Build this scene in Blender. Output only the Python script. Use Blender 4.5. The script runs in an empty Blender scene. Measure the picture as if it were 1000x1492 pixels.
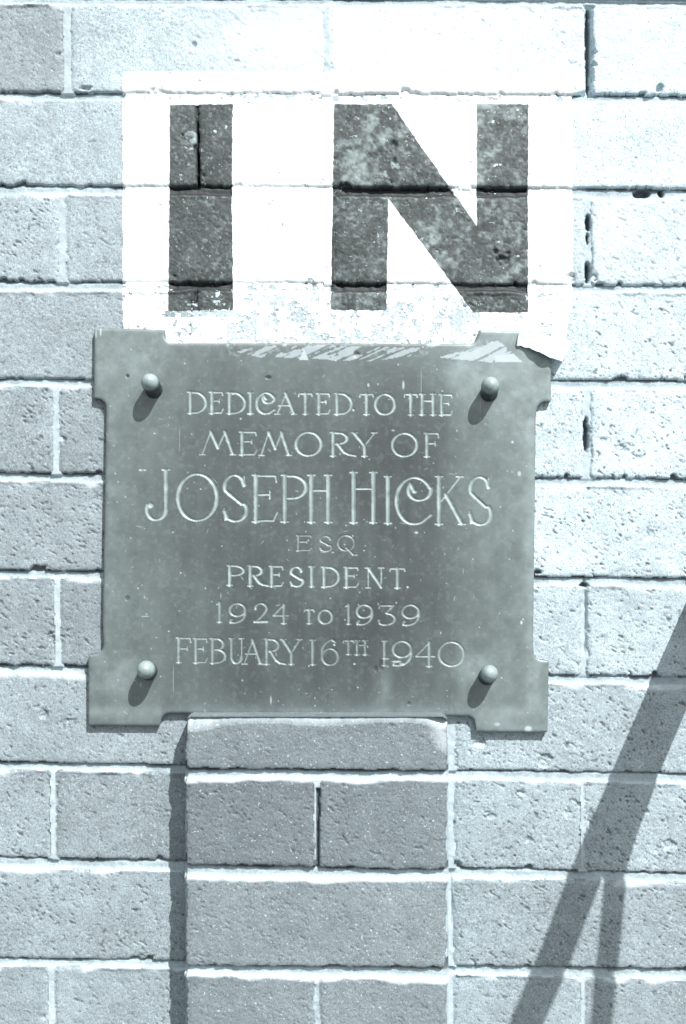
import bpy, math, random
import numpy as np
from mathutils import Vector, Matrix

random.seed(4)
scene = bpy.context.scene
C = scene.collection

# ------------------------------------------------------------------ camera, sky, sun, exposure
S = 0.0006            # metres on the wall per photo pixel (a brick course is 86 mm)
D = 1.25              # camera to wall
ZC = 1.55             # height of the picture centre above the ground
TH = math.radians(0.6)
CT, ST = math.cos(TH), math.sin(TH)

cam = bpy.data.cameras.new('camera')
cam.sensor_fit = 'VERTICAL'
cam.sensor_height = 36.0
cam.lens = 36.0 * D / (1492 * S)
cam.clip_start, cam.clip_end = 0.02, 2000
co = bpy.data.objects.new('camera', cam)
C.objects.link(co)
co.matrix_world = Matrix(((CT, -ST * 1, 0, 0), (0, 0, -1, -D), (ST, CT, 0, ZC), (0, 0, 0, 1)))
scene.camera = co

SX, SY = 0.47, 1.10   # shadow shift left / down per unit of depth
w = bpy.data.worlds.new('World')
scene.world = w
w.use_nodes = True
nt = w.node_tree
sky = nt.nodes.new('ShaderNodeTexSky')
sky.sky_type = 'NISHITA'
sky.sun_disc = False
sky.sun_elevation = math.atan2(SY, math.hypot(SX, 1))
sky.sun_rotation = math.atan2(SX, -1)
hs = nt.nodes.new('ShaderNodeHueSaturation')
hs.inputs['Saturation'].default_value = 0.12      # monochrome film
nt.links.new(sky.outputs[0], hs.inputs['Color'])
nt.links.new(hs.outputs[0], nt.nodes['Background'].inputs[0])
nt.nodes['Background'].inputs[1].default_value = 0.11

sl = bpy.data.lights.new('sun', 'SUN')
sl.energy = 4.2
sl.angle = math.radians(0.53)
sl.color = (1.0, 0.99, 0.97)
so = bpy.data.objects.new('sun', sl)
C.objects.link(so)
so.rotation_euler = Vector((-SX, 1, -SY)).to_track_quat('-Z', 'Y').to_euler()
so.location = (2, -4, 6)

vs = scene.view_settings
vs.view_transform = 'Standard'
vs.look = 'None'
vs.gamma = 1
vs.use_curve_mapping = False
vs.exposure = 0.40
scene.render.engine = 'CYCLES'

# ------------------------------------------------------------------ helpers
def P(u, v, d=0.0):
    """photo pixel on the plane d metres in front of the wall -> world arrays"""
    s = S * (D - d) / D
    x = (np.asarray(u, float) - 500) * s
    z = (746 - np.asarray(v, float)) * s
    return CT * x - ST * z, np.full(np.shape(x), -d) if np.ndim(d) == 0 else -d, ZC + ST * x + CT * z

def PV(u, v, d=0.0):
    x, y, z = P(u, v, d)
    return Vector((float(x), -d, float(z)))

RNG = np.random.RandomState(11)
TAB = RNG.rand(64, 256, 256)
def vnoise(u, v, scale, seed):
    t = TAB[seed % 64]
    a, b = u / scale + seed * 7.31, v / scale + seed * 3.77
    i, j = np.floor(a).astype(int), np.floor(b).astype(int)
    f, g = a - i, b - j
    f = f * f * (3 - 2 * f); g = g * g * (3 - 2 * g)
    i &= 255; j &= 255; i1 = (i + 1) & 255; j1 = (j + 1) & 255
    return (t[i, j] * (1 - f) + t[i1, j] * f) * (1 - g) + (t[i, j1] * (1 - f) + t[i1, j1] * f) * g
def fbm(u, v, scale, seed, octs=3):
    r = 0; a = 1; n = 0
    for k in range(octs):
        r = r + a * vnoise(u, v, scale / 2 ** k, seed + k * 5); n += a; a *= .55
    return r / n
def sstep(a, b, x):
    t = np.clip((x - a) / (b - a), 0, 1)
    return t * t * (3 - 2 * t)
def inside_poly(u, v, poly):
    r = np.zeros(u.shape, bool); n = len(poly)
    for k in range(n):
        x0, y0 = poly[k]; x1, y1 = poly[(k + 1) % n]
        if y0 == y1: continue
        c = ((y0 > v) != (y1 > v)) & (u < (x1 - x0) * (v - y0) / (y1 - y0) + x0)
        r ^= c
    return r
def sdf_poly(u, v, poly):
    """signed distance (inside positive) and closest point"""
    best = np.full(u.shape, 1e9); cx = np.zeros(u.shape); cy = np.zeros(u.shape); n = len(poly)
    for k in range(n):
        x0, y0 = poly[k]; x1, y1 = poly[(k + 1) % n]
        dx, dy = x1 - x0, y1 - y0
        t = np.clip(((u - x0) * dx + (v - y0) * dy) / (dx * dx + dy * dy + 1e-9), 0, 1)
        px, py = x0 + t * dx, y0 + t * dy
        d = np.hypot(u - px, v - py)
        m = d < best
        best = np.where(m, d, best); cx = np.where(m, px, cx); cy = np.where(m, py, cy)
    return np.where(inside_poly(u, v, poly), best, -best), cx, cy

def link(o, parent=None):
    C.objects.link(o)
    if parent is not None: o.parent = parent
    return o
def tag(o, label=None, cat=None, group=None, kind=None):
    if label: o['label'] = label
    if cat: o['category'] = cat
    if group: o['group'] = group
    if kind: o['kind'] = kind
    return o
def empty(name, loc=(0, 0, 0)):
    o = bpy.data.objects.new(name, None)
    o.empty_display_size = .05
    o.location = loc
    return link(o)

def mesh_np(name, verts, quads, mat, smooth=None, attrs=None):
    me = bpy.data.meshes.new(name)
    nv, nf = len(verts), len(quads)
    me.vertices.add(nv)
    me.vertices.foreach_set('co', np.ascontiguousarray(verts, np.float32).ravel())
    me.loops.add(nf * 4)
    me.loops.foreach_set('vertex_index', np.ascontiguousarray(quads, np.int32).ravel())
    me.polygons.add(nf)
    me.polygons.foreach_set('loop_start', np.arange(0, nf * 4, 4, dtype=np.int32))
    sm = np.ones(nf, bool) if smooth is None else smooth
    me.polygons.foreach_set('use_smooth', sm)
    for k, a in (attrs or {}).items():
        at = me.attributes.new(k, 'FLOAT', 'POINT')
        at.data.foreach_set('value', np.ascontiguousarray(a, np.float32))
    me.update(calc_edges=True)
    me.materials.append(mat)
    return me

def grid_obj(name, XYZ, cells, mat, parent=None, skirt=None, attrs=None):
    """cells: bool mask of grid cells; XYZ: (nr,nc,3) vertices; skirt: y value the rim runs back to"""
    nr, nc = XYZ.shape[:2]
    ii, jj = np.nonzero(cells)
    if len(ii) == 0: return None
    a = ii * nc + jj
    q = np.stack([a, a + nc, a + nc + 1, a + 1], 1)
    used, inv = np.unique(q, return_inverse=True)
    q = inv.reshape(-1, 4)
    vv = XYZ.reshape(-1, 3)[used]
    at = {k: x.ravel()[used] for k, x in (attrs or {}).items()}
    sm = np.ones(len(q), bool)
    if skirt is not None:
        e = np.concatenate([q[:, [k, (k + 1) % 4]] for k in range(4)])
        key = np.sort(e, 1); key = key[:, 0] * 10000000 + key[:, 1]
        uq, first, cnt = np.unique(key, return_index=True, return_counts=True)
        be = e[first[cnt == 1]]
        bu, binv = np.unique(be, return_inverse=True)
        binv = binv.reshape(-1, 2)
        n0 = len(vv)
        front = vv[bu].copy(); back = front.copy(); back[:, 1] = skirt
        vv = np.concatenate([vv, front, back])
        nb = len(bu)
        f = np.stack([n0 + binv[:, 1], n0 + binv[:, 0], n0 + nb + binv[:, 0], n0 + nb + binv[:, 1]], 1)
        q = np.concatenate([q, f]); sm = np.concatenate([sm, np.zeros(len(f), bool)])
        at = {k: np.concatenate([x, x[bu], x[bu]]) for k, x in at.items()}
    me = mesh_np(name, vv, q, mat, sm, at)
    return link(bpy.data.objects.new(name, me), parent)

def box_mesh(name, x0, x1, y0, y1, z0, z1, mat, bev=0.0):
    """box with chamfered edges on the -y face"""
    b = bev
    v = [(x0, y1, z0), (x1, y1, z0), (x1, y1, z1), (x0, y1, z1),
         (x0, y0 + b, z0), (x1, y0 + b, z0), (x1, y0 + b, z1), (x0, y0 + b, z1),
         (x0 + b, y0, z0 + b), (x1 - b, y0, z0 + b), (x1 - b, y0, z1 - b), (x0 + b, y0, z1 - b)]
    f = [(0, 3, 2, 1)]
    for k in range(4):
        l = (k + 1) % 4
        f.append((k, l, 4 + l, 4 + k)); 
        if b > 0: f.append((4 + k, 4 + l, 8 + l, 8 + k))
    if b == 0:
        v = v[:8]; f.append((4, 5, 6, 7))
    else:
        f.append((8, 9, 10, 11))
    me = bpy.data.meshes.new(name)
    me.from_pydata(v, [], f); me.update()
    me.materials.append(mat)
    return me

# ------------------------------------------------------------------ materials
TINT = np.array([0.82, 1.0, 1.085])      # cool tone of the print
TINTM = np.array([0.81, 1.0, 1.005])       # metal and dark paint are a touch greener
def lin(t):
    t = t / 255.0
    return ((t + .055) / 1.055) ** 2.4 if t > .04045 else t / 12.92
KLIT = 1.26           # picture value of a sunlit wall surface of albedo 1
def tone(t, tint=1.0):
    a = lin(t) / KLIT
    c = a * 1.06 * (1 + (TINT - 1) * tint)
    return tuple(float(min(x, .86)) for x in c) + (1.0,)
def albm(a):
    return tuple(float(x) for x in a * TINTM) + (1.0,)
def alb(a, tint=1.0):
    c = a * (1 + (TINT - 1) * tint)
    return tuple(float(min(x, .88)) for x in c) + (1.0,)

class NT:
    def __init__(self, name):
        self.m = bpy.data.materials.new(name); self.m.use_nodes = True
        self.t = self.m.node_tree; self.b = self.t.nodes['Principled BSDF']
        self.geo = self.t.nodes.new('ShaderNodeNewGeometry')
    def n(self, typ, **k):
        x = self.t.nodes.new(typ)
        for a, v in k.items():
            setattr(x, a, v)
        return x
    def l(self, a, b): self.t.links.new(a, b)
    def noise(self, scale, detail=3, rough=.55, vec=None, dist=0):
        x = self.n('ShaderNodeTexNoise')
        x.inputs['Scale'].default_value = scale; x.inputs['Detail'].default_value = detail
        x.inputs['Roughness'].default_value = rough; x.inputs['Distortion'].default_value = dist
        self.l(vec or self.geo.outputs['Position'], x.inputs['Vector'])
        return x.outputs['Fac']
    def scaled(self, sc, rot=(0, 0, 0)):
        x = self.n('ShaderNodeMapping'); x.inputs['Scale'].default_value = sc; x.inputs['Rotation'].default_value = rot
        self.l(self.geo.outputs['Position'], x.inputs['Vector'])
        return x.outputs[0]
    def ramp(self, fac, stops):
        x = self.n('ShaderNodeValToRGB'); r = x.color_ramp
        while len(r.elements) < len(stops): r.elements.new(.5)
        for e, (p, c) in zip(r.elements, stops):
            e.position = p; e.color = c if isinstance(c, tuple) else (c, c, c, 1)
        self.l(fac, x.inputs[0])
        return x.outputs[0]
    def mix(self, fac, a, b, mode='MIX'):
        x = self.n('ShaderNodeMix', data_type='RGBA', blend_type=mode)
        for sock, val in ((x.inputs[0], fac), (x.inputs[6], a), (x.inputs[7], b)):
            if hasattr(val, 'node'): self.l(val, sock)
            else: sock.default_value = val
        return x.outputs[2]
    def math(self, op, a, b=0.0):
        x = self.n('ShaderNodeMath', operation=op)
        for sock, val in ((x.inputs[0], a), (x.inputs[1], b)):
            if hasattr(val, 'node'): self.l(val, sock)
            else: sock.default_value = val
        return x.outputs[0]
    def attr(self, name):
        x = self.n('ShaderNodeAttribute'); x.attribute_name = name
        return x.outputs['Fac']
    def bump(self, h, strength, dist):
        x = self.n('ShaderNodeBump'); x.inputs['Strength'].default_value = strength; x.inputs['Distance'].default_value = dist
        self.l(h, x.inputs['Height']); self.l(x.outputs[0], self.b.inputs['Normal'])
    def setp(self, **k):
        for a, v in k.items():
            s = self.b.inputs[a.replace('_', ' ')]
            if hasattr(v, 'node'): self.l(v, s)
            else: s.default_value = v

def brick_material():
    M = NT('brick')
    oi = M.n('ShaderNodeObjectInfo')
    base = oi.outputs['Color']
    big = M.ramp(M.noise(14, 3), [(.3, .86), (.7, 1.13)])
    mid = M.ramp(M.noise(75, 4, .65), [(.3, .84), (.7, 1.16)])
    fine = M.ramp(M.noise(850, 2, .6), [(.30, .62), (.70, 1.36)])
    c = M.mix(1.0, base, big, 'MULTIPLY'); c = M.mix(1.0, c, mid, 'MULTIPLY'); c = M.mix(1.0, c, fine, 'MULTIPLY')
    sp = M.ramp(M.noise(430, 1, .5), [(.68, 0.0), (.75, .85)])
    c = M.mix(sp, c, alb(.62))
    dk = M.ramp(M.noise(520, 2, .6), [(.30, .9), (.37, 0.0)])
    c = M.mix(dk, c, alb(.12))
    c = M.mix(M.attr('pit'), c, alb(.10))
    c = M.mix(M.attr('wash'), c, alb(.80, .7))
    M.setp(Base_Color=c, Roughness=.62)
    M.b.inputs['Specular IOR Level'].default_value = .75
    M.bump(M.noise(700, 3, .7), .35, .0006)
    return M.m
def mortar_material():
    M = NT('mortar')
    c = M.ramp(M.noise(60, 5, .7), [(.25, alb(.34)), (.5, alb(.47)), (.75, alb(.58))])
    fine = M.ramp(M.noise(650, 2, .6), [(.25, .76), (.75, 1.18)])
    c = M.mix(1.0, c, fine, 'MULTIPLY')
    c = M.mix(M.attr('wash'), c, alb(.64, .8))
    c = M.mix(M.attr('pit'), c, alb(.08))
    M.setp(Base_Color=c, Roughness=.85)
    M.bump(M.noise(600, 3, .7), .4, .0008)
    return M.m
def white_paint_material():
    M = NT('white_paint')
    c = M.ramp(M.noise(55, 5, .75), [(.24, alb(.55, .6)), (.38, alb(.84, .35))])
    M.setp(Base_Color=c, Roughness=.55)
    M.bump(M.noise(500, 3, .7), .2, .0005)
    return M.m
def letter_paint_material():
    M = NT('dark_paint')
    c = M.ramp(M.noise(38, 5, .7), [(.3, albm(.042)), (.5, albm(.072)), (.72, albm(.15))])
    fine = M.ramp(M.noise(560, 2, .6), [(.28, .68), (.72, 1.35)])
    c = M.mix(1.0, c, fine, 'MULTIPLY')
    sp = M.ramp(M.noise(300, 2, .6), [(.66, 0.0), (.74, .7)])
    c = M.mix(sp, c, albm(.45))
    c = M.mix(M.attr('worn'), c, albm(.42))
    c = M.mix(M.attr('deep'), c, albm(.03))
    M.setp(Base_Color=c, Roughness=.6)
    M.bump(M.noise(650, 3, .7), .4, .0006)
    return M.m
def plaque_material():
    M = NT('weathered_bronze')
    cloud = M.ramp(M.noise(9, 4, .6, dist=.4), [(.3, albm(.072)), (.7, albm(.130))])
    drip = M.ramp(M.noise(1, 4, .6, vec=M.scaled((55, 55, 5))), [(.3, .80), (.72, 1.22)])
    c = M.mix(1.0, cloud, drip, 'MULTIPLY')
    grain = M.ramp(M.noise(900, 2, .6), [(.3, .90), (.7, 1.1)])
    c = M.mix(1.0, c, grain, 'MULTIPLY')
    mot = M.ramp(M.noise(120, 4, .7), [(.3, .93), (.7, 1.08)])
    c = M.mix(1.0, c, mot, 'MULTIPLY')
    c = M.mix(M.attr('patina_sheen'), c, albm(.40))  # tarnish, with the plaque's sheen painted into the colour
    c = M.mix(M.attr('dark'), c, albm(.05))
    c = M.mix(M.attr('engraved'), c, albm(.49))
    c = M.mix(M.attr('smear'), c, alb(.66, .8))
    rough = M.ramp(M.noise(30, 4, .6), [(.3, .46), (.7, .56)])
    M.setp(Base_Color=c, Roughness=rough)
    dull = M.math('MAXIMUM', M.attr('smear'), M.math('MULTIPLY', M.attr('engraved'), .85))
    M.setp(Metallic=M.math('MULTIPLY', M.math('SUBTRACT', 1.0, dull), .30))
    M.b.inputs['Specular IOR Level'].default_value = .7
    M.bump(M.noise(1, 4, .7, vec=M.scaled((260, 260, 1500), (0, .9, 0))), .10, .0004)
    return M.m
def plain(name, a, rough=.7, metal=0.0, var=.2, sc=60):
    M = NT(name)
    c = M.ramp(M.noise(sc, 4, .65), [(.3, alb(a * (1 - var))), (.7, alb(a * (1 + var)))])
    M.setp(Base_Color=c, Roughness=rough, Metallic=metal)
    M.bump(M.noise(sc * 8, 3, .6), .2, .0006)
    return M.m
MB, MM, MW, ML, MP = brick_material(), mortar_material(), white_paint_material(), letter_paint_material(), plaque_material()
MG = plain('asphalt', .07, .9, 0, .25, 30)
MI = plain('galvanised_iron', .25, .5, .3)
def bolt_material():
    M = NT('bolt_bronze')
    c = M.ramp(M.noise(260, 4, .65), [(.3, .75), (.7, 1.2)])
    t_ = M.mix(M.attr('tip'), albm(.075), albm(.43))  # worn bright tip; dark rod and rim paint in the shaded underside
    M.setp(Base_Color=M.mix(1.0, t_, c, 'MULTIPLY'), Roughness=.5, Metallic=.1)
    M.bump(M.noise(700, 3, .6), .35, .0006)
    return M.m
MS = bolt_material()
MS.node_tree.nodes['Principled BSDF'].inputs['Specular IOR Level'].default_value = .35
MPAP = plain('torn_paper', .80, .8, 0, .08, 150)

# ------------------------------------------------------------------ ground
g = box_mesh('ground', -300, 300, -300, 300, -.3, 0, MG)
tag(link(bpy.data.objects.new('ground', g)), kind='structure')

# ------------------------------------------------------------------ brick wall
wall = tag(empty('brick_wall', (0, 0, 0)), 'pale brick wall in running bond with struck white mortar joints', 'wall')

# course edges in photo pixels: top and bottom at x=0 and at x=1000
ROWS = [(7, 133, 9, 138), (146, 269, 149, 274), (284, 409, 290, 415), (425, 551, 427, 553), (563, 688, 567, 697),
        (702, 830, 710, 842), (842, 968, 856, 986), (979, 1110, 1000, 1127), (1122, 1248, 1143, 1272),
        (1265, 1396, 1287, 1412), (1407, 1534, 1428, 1556)]
# bricks of each course: (left, right, wanted tone, pitting)
BR = {
    0: [(-295, 92, 166, .6), (104, 472, 205, .4), (481, 853, 238, .5), (865, 1245, 234, .3)],
    1: [(-105, 286, 190, .5), (291, 672, 205, .4), (682, 1060, 234, .4)],
    2: [(-295, 86, 184, 1.0), (96, 476, 182, .6), (486, 853, 205, .5), (863, 1245, 222, .7)],
    3: [(-105, 278, 172, .6), (288, 665, 212, .6), (675, 1060, 224, 1.0)],
    4: [(-295, 77, 164, 1.0), (87, 470, 162, 1.0), (480, 850, 222, 1.2), (862, 1245, 226, 1.5)],
    5: [(-105, 276, 166, 1.6), (664, 1060, 220, 1.2)],
    6: [(-295, 79, 162, 1.1), (89, 470, 158, 1.3), (480, 846, 206, 1.2), (856, 1245, 212, 1.3)],
    7: [(-105, 274, 174, .9), (663, 1060, 190, 1.2)],
    8: [(-295, 73, 174, .9), (83, 276, 160, .8), (662, 846, 184, 1.5), (853, 1245, 192, 1.6)],
    9: [(-105, 276, 174, 1.0), (661, 1045, 170, 1.0)],
    10: [(-295, 70, 168, .8), (80, 276, 174, .7), (661, 846, 176, .8), (853, 1245, 168, .8)],
}
def axis(a0, a1, fine, c0, c1, coarse):
    return np.concatenate([np.arange(c0, a0 - coarse * .5, coarse), np.arange(a0, a1, fine), np.arange(a1 + coarse * .5, c1 + .1, coarse)])
AU = axis(-12, 1014, 1.6, -300, 1252, 6.0)
AV = axis(-8, 1500, 1.6, -8, 1560, 6.0)
U, V = np.meshgrid(AU, AV)

# mortar: struck joint, deep at the top under the upper brick, nearly flush at the lower one
def rowline(k, r):
    a = ROWS[r]
    return a[k] + (a[k + 2] - a[k]) * U / 1000.0
H = np.full(U.shape, -3.0)
lip = np.zeros(U.shape); crev = np.zeros(U.shape)
wob = fbm(U, V, 55, 3) - .5
wob2 = fbm(U, V, 11, 9) - .5
for r in range(-1, len(ROWS)):
    bot = rowline(1, r) if r >= 0 else rowline(0, 0) - 13
    top = rowline(0, r + 1) if r + 1 < len(ROWS) else rowline(1, r) + 13
    t = (V - bot) / (top - bot)
    m = (t > -.6) & (t < 1.6)
    prof = -4.8 - 2.0 * (1 - sstep(0, .25, t)) + 5.0 * sstep(.66, 1.05, t + wob * .45 + wob2 * .15) + wob2 * 1.9 + wob * 3.0
    H = np.where(m, prof, H)
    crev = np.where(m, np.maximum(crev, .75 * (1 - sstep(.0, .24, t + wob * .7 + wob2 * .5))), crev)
    lip = np.where(m, sstep(.76, 1.0, t + wob * .5) * (.55 + .9 * fbm(U, V, 35, 16)), lip)
# vertical joints: fullness differs joint by joint
pitA = np.zeros(U.shape)
def perp(r, x0, x1, h, amp=1.0):
    global H, lip, crev
    t0, b0 = rowline(0, r) - 3, rowline(1, r) + 3
    m = (V > t0) & (V < b0) & (U > x0 - 4) & (U < x1 + 4)
    H = np.where(m, h + (wob2 * 1.8 + wob * 1.4) * amp, H)
    crev = np.where((U > x0 - 3) & (U < x1 + 3) & (V > t0) & (V < b0 + 9), crev * .1, crev)
    lip = np.where(m & (V > t0 + 5), .35 + .5 * (fbm(U, V, 30, 18) - .3), lip)
for r, rowb in BR.items():
    for a, b in zip(rowb[:-1], rowb[1:]):
        perp(r, a[1], b[0], {(0, 853): -9.0, (2, 853): -3.0, (4, 850): -3.2, (6, 846): -3.4, (1, 286): -4.5}.get((r, a[1]), -1.0))
# holes where mortar has fallen out (cx, cy, rx, ry, depth mm)
HOLES = [(858, 322, 4, 12, 14), (857, 348, 2.5, 9, 12), (857, 398, 4.5, 16, 16), (855, 636, 5, 25, 14), (489, 146, 5, 6, 10),
         (287, 186, 5, 9, 9), (290, 225, 3, 40, 8), (287, 262, 3, 8, 7), (859, 70, 4, 60, 10), (935, 281, 12, 6, 9), (965, 281, 5, 6, 8),
         (851, 853, 7, 4, 8), (277, 196, 4, 3, 3), (316, 268, 24, 5, 5), (270, 272, 22, 4.5, 5), (575, 275, 90, 5.5, 4.5), (733, 275, 36, 5, 4.5),
         (292, 413, 46, 5.5, 4), (524, 413, 40, 5, 4), (730, 412, 36, 4, 3), (286, 432, 3, 14, 4), (852, 900, 4, 60, 3.0), (657, 1310, 2, 40, 2.5)]
for cx, cy, rx, ry, dp in HOLES:
    d = np.hypot((U - cx) / rx, (V - cy) / ry) + wob2 * .7
    k = 1 - sstep(.75, 1.1, d)
    H = H - k * dp
    pitA = np.maximum(pitA, k * (0.75 if dp > 7 else .0))

ID = np.full(U.shape, -1, int)
pit = np.zeros(U.shape)
wash = np.zeros(U.shape)
n1 = fbm(U, V, 9, 21, 3) - .5
n2 = fbm(U, V, 30, 27, 2) - .5
grain = vnoise(U, V, 3.4, 31) - .5
grain2 = vnoise(U, V, 1.9, 32) - .5
big = fbm(U, V, 90, 35, 3) - .5
pn = vnoise((U * .87 + V * .48) / 2.1, -U * .48 + V * .87, 2.5, 41) * .8 + .2 * vnoise(U, V, 14, 46)       # slightly diagonal drag marks and pores
pn2 = vnoise(U, V, 4.2, 43)
CHIPS = [(735, 378, 10, 9, 3.0), (723, 366, 4, 4, 3), (575, 212, 4, 6, 3.0), (576, 235, 4, 7, 3.0), (283, 66, 3, 4, 2.5), (345, 89, 6, 3, 2), (275, 200, 9, 9, 1.8),
         (905, 655, 12, 7, 2.2), (880, 640, 9, 5, 2), (930, 668, 8, 5, 2), (716, 1190, 7, 4, 2), (770, 1225, 6, 5, 2.5), (760, 1155, 8, 4, 2), (826, 1185, 7, 6, 2),
         (862, 1195, 6, 18, 2.2), (661, 1260, 9, 6, 6), (975, 1230, 8, 6, 2), (950, 778, 12, 8, 2), (962, 130, 5, 7, 5), (857, 137, 14, 5, 3), (65, 1040, 6, 8, 2), (100, 1055, 10, 8, 1.5),
         (75, 930, 8, 12, 2.5), (700, 1083, 9, 7, 2), (795, 1108, 9, 9, 2.5), (832, 405, 8, 10, 3), (125, 128, 10, 4, 3), (18, 420, 3, 3, 1)]
brick_objs = []
bid = 0
BINFO = []
for r, rowb in BR.items():
    for (x0, x1, tn, pt) in rowb:
        rs = np.random.RandomState(100 + bid)
        jm = (AU > x0 - 8) & (AU < x1 + 8); im = (AV > min(ROWS[r][0], ROWS[r][2]) - 14) & (AV < max(ROWS[r][1], ROWS[r][3]) + 14)
        ix = np.ix_(im, jm)
        u, v = U[ix], V[ix]
        t = (ROWS[r][0] + (ROWS[r][2] - ROWS[r][0]) * u / 1000); b = (ROWS[r][1] + (ROWS[r][3] - ROWS[r][1]) * u / 1000)
        lean = (v - (t + b) / 2) * rs.uniform(-.012, .004)
        rad = 5.0
        cu, hu = (x0 + x1) / 2, (x1 - x0) / 2
        cv, hv = (t + b) / 2, (b - t) / 2
        qx, qy = np.abs(u - cu + lean) - hu + rad, np.abs(v - cv) - hv + rad
        d = rad - (np.hypot(np.maximum(qx, 0), np.maximum(qy, 0)) + np.minimum(np.maximum(qx, qy), 0))
        edge = (fbm(u, v, 22, 50 + bid % 9) - .5) * 3.0 + n1[ix] * 3.2
        chip = np.clip(fbm(u, v, 16, 12 + bid % 7, 2) - .70, 0, 1) * 40
        d = d + edge - chip * (v > cv)
        m = d > 0
        off, tx, ty = rs.uniform(-.5, .5), rs.uniform(-.6, .6), rs.uniform(-.5, .5)
        h = off + tx * (u - cu) / hu + ty * (v - cv) / 62
        h = h - 1.5 * np.exp(-np.maximum(d, 0) / 2.2) * np.where(v - t < 8, .25, 1) + big[ix] * .9 + n2[ix] * .5 + n1[ix] * .28 + grain[ix] * .40 + grain2[ix] * .24
        pk = sstep(.815 - .025 * pt, .86 - .025 * pt, pn[ix]) * min(1, pt)
        pk2 = sstep(.86 - .02 * pt, .93, pn2[ix]) * min(1, pt)
        h = h - pk * 1.0 - pk2 * .7
        for cx, cy, rx, ry, dp in CHIPS:
            if x0 - 5 < cx < x1 + 5:
                k = 1 - sstep(.6, 1.15, np.hypot((u - cx) / rx, (v - cy) / ry) + n1[ix] * 1.6)
                h = h - k * dp * (1 + grain[ix])
        Hs = H[ix]
        bl_ = sstep(0, 5, d + wob2[ix] * 3)
        h = np.where((v - t < 9) & (Hs > -2.5), Hs + (h - Hs) * bl_, h)
        Is = ID[ix]; ps = pit[ix]
        Hs = np.where(m, h, Hs); Is = np.where(m, bid, Is); ps = np.where(m, pk * .75 + pk2 * .35, ps)
        H[ix] = Hs; ID[ix] = Is; pit[ix] = ps
        BINFO.append((r, x0, x1, tn))
        bid += 1
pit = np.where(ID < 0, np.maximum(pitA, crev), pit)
crk = np.abs(U - 92 + wob * 14 + wob2 * 5) < 1.0
pit = np.where(crk & (V > 146) & (V < 224) & (fbm(U, V, 12, 29) > .42), .6, pit)
# lime haze on the top course beside the sign, and smears of mortar over the brick tops
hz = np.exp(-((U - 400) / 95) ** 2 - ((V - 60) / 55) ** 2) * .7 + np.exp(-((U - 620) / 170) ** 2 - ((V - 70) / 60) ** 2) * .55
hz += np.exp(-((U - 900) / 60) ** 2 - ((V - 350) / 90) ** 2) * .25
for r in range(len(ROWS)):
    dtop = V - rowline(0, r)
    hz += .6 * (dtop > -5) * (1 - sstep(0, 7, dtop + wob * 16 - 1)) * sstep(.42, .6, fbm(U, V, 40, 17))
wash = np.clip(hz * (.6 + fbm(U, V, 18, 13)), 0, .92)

# paint has filled the joints of the sign except inside its letters; other joints stay a little fuller than raked
LI = [(248, 153), (339, 152), (338, 300), (340, 451), (245, 453), (247, 300)]
LN = [(487, 152), (571, 152), (695, 330), (695, 151), (770, 152), (769, 300), (770, 455), (690, 455), (566, 289), (563, 452), (482, 452), (485, 290)]
inP = (U > 183) & (U < 833) & (V > 104) & (V < 505) & ~inside_poly(U, V, LI) & ~inside_poly(U, V, LN)
H = np.where((ID < 0) & inP, H * .42, np.where((ID < 0) & (H > -8) & (V > 20), H * .82, H))
X, Y, Z = P(U, V, 0.0)
XYZ = np.stack([X, -H / 1000.0, Z], -1)

cid = np.maximum.reduce([ID[:-1, :-1], ID[1:, :-1], ID[:-1, 1:], ID[1:, 1:]])
cu, cv = (U[:-1, :-1] + U[1:, 1:]) / 2, (V[:-1, :-1] + V[1:, 1:]) / 2
hidden = ((cu > 172) & (cu < 764) & (cv > 520) & (cv < 1022)) | ((cu > 290) & (cu < 632) & (cv > 1015))
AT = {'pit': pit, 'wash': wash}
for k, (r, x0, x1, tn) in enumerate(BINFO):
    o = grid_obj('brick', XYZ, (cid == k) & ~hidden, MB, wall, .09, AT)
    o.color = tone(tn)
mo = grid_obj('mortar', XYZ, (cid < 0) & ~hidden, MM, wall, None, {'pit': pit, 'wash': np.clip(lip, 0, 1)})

# core of the wall behind the visible courses, and plain bricks continuing it outside the picture
def wbox(name, u0, u1, v0, v1, d_front, d_back, mat, parent, bev=0.0):
    a, b = PV(u0, v1), PV(u1, v0)
    return link(bpy.data.objects.new(name, box_mesh(name, a.x, b.x, -d_front, -d_back, a.z, b.z, mat, bev)), parent)
VG = 746 + ZC / S
wbox('wall_core', -900, 1900, -600, VG + 30, -.03, -.20, MM, wall)
wbox('mortar', -900, -300, -600, VG + 30, -.0035, -.029, MM, wall)
wbox('mortar', 1252, 1900, -600, VG + 30, -.0035, -.029, MM, wall)
wbox('mortar', -300, 1252, -600, -12, -.0035, -.029, MM, wall)
wbox('mortar', -300, 1252, 1563, VG + 30, -.0035, -.029, MM, wall)
proto = box_mesh('brick', -188 * S, 188 * S, -.0, .09, -63 * S, 63 * S, MB, .0018)
for a in ('pit', 'wash'):
    proto.attributes.new(a, 'FLOAT', 'POINT')
rs = np.random.RandomState(5)
def plain_brick(uc, vc, d=0.0, me=proto):
    o = bpy.data.objects.new('brick', me)
    p = PV(uc, vc, d); o.location = p
    o.rotation_euler.y = -TH * .2 * rs.uniform(-1, 1)
    o.color = tone(rs.uniform(150, 205))
    link(o, wall)
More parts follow.
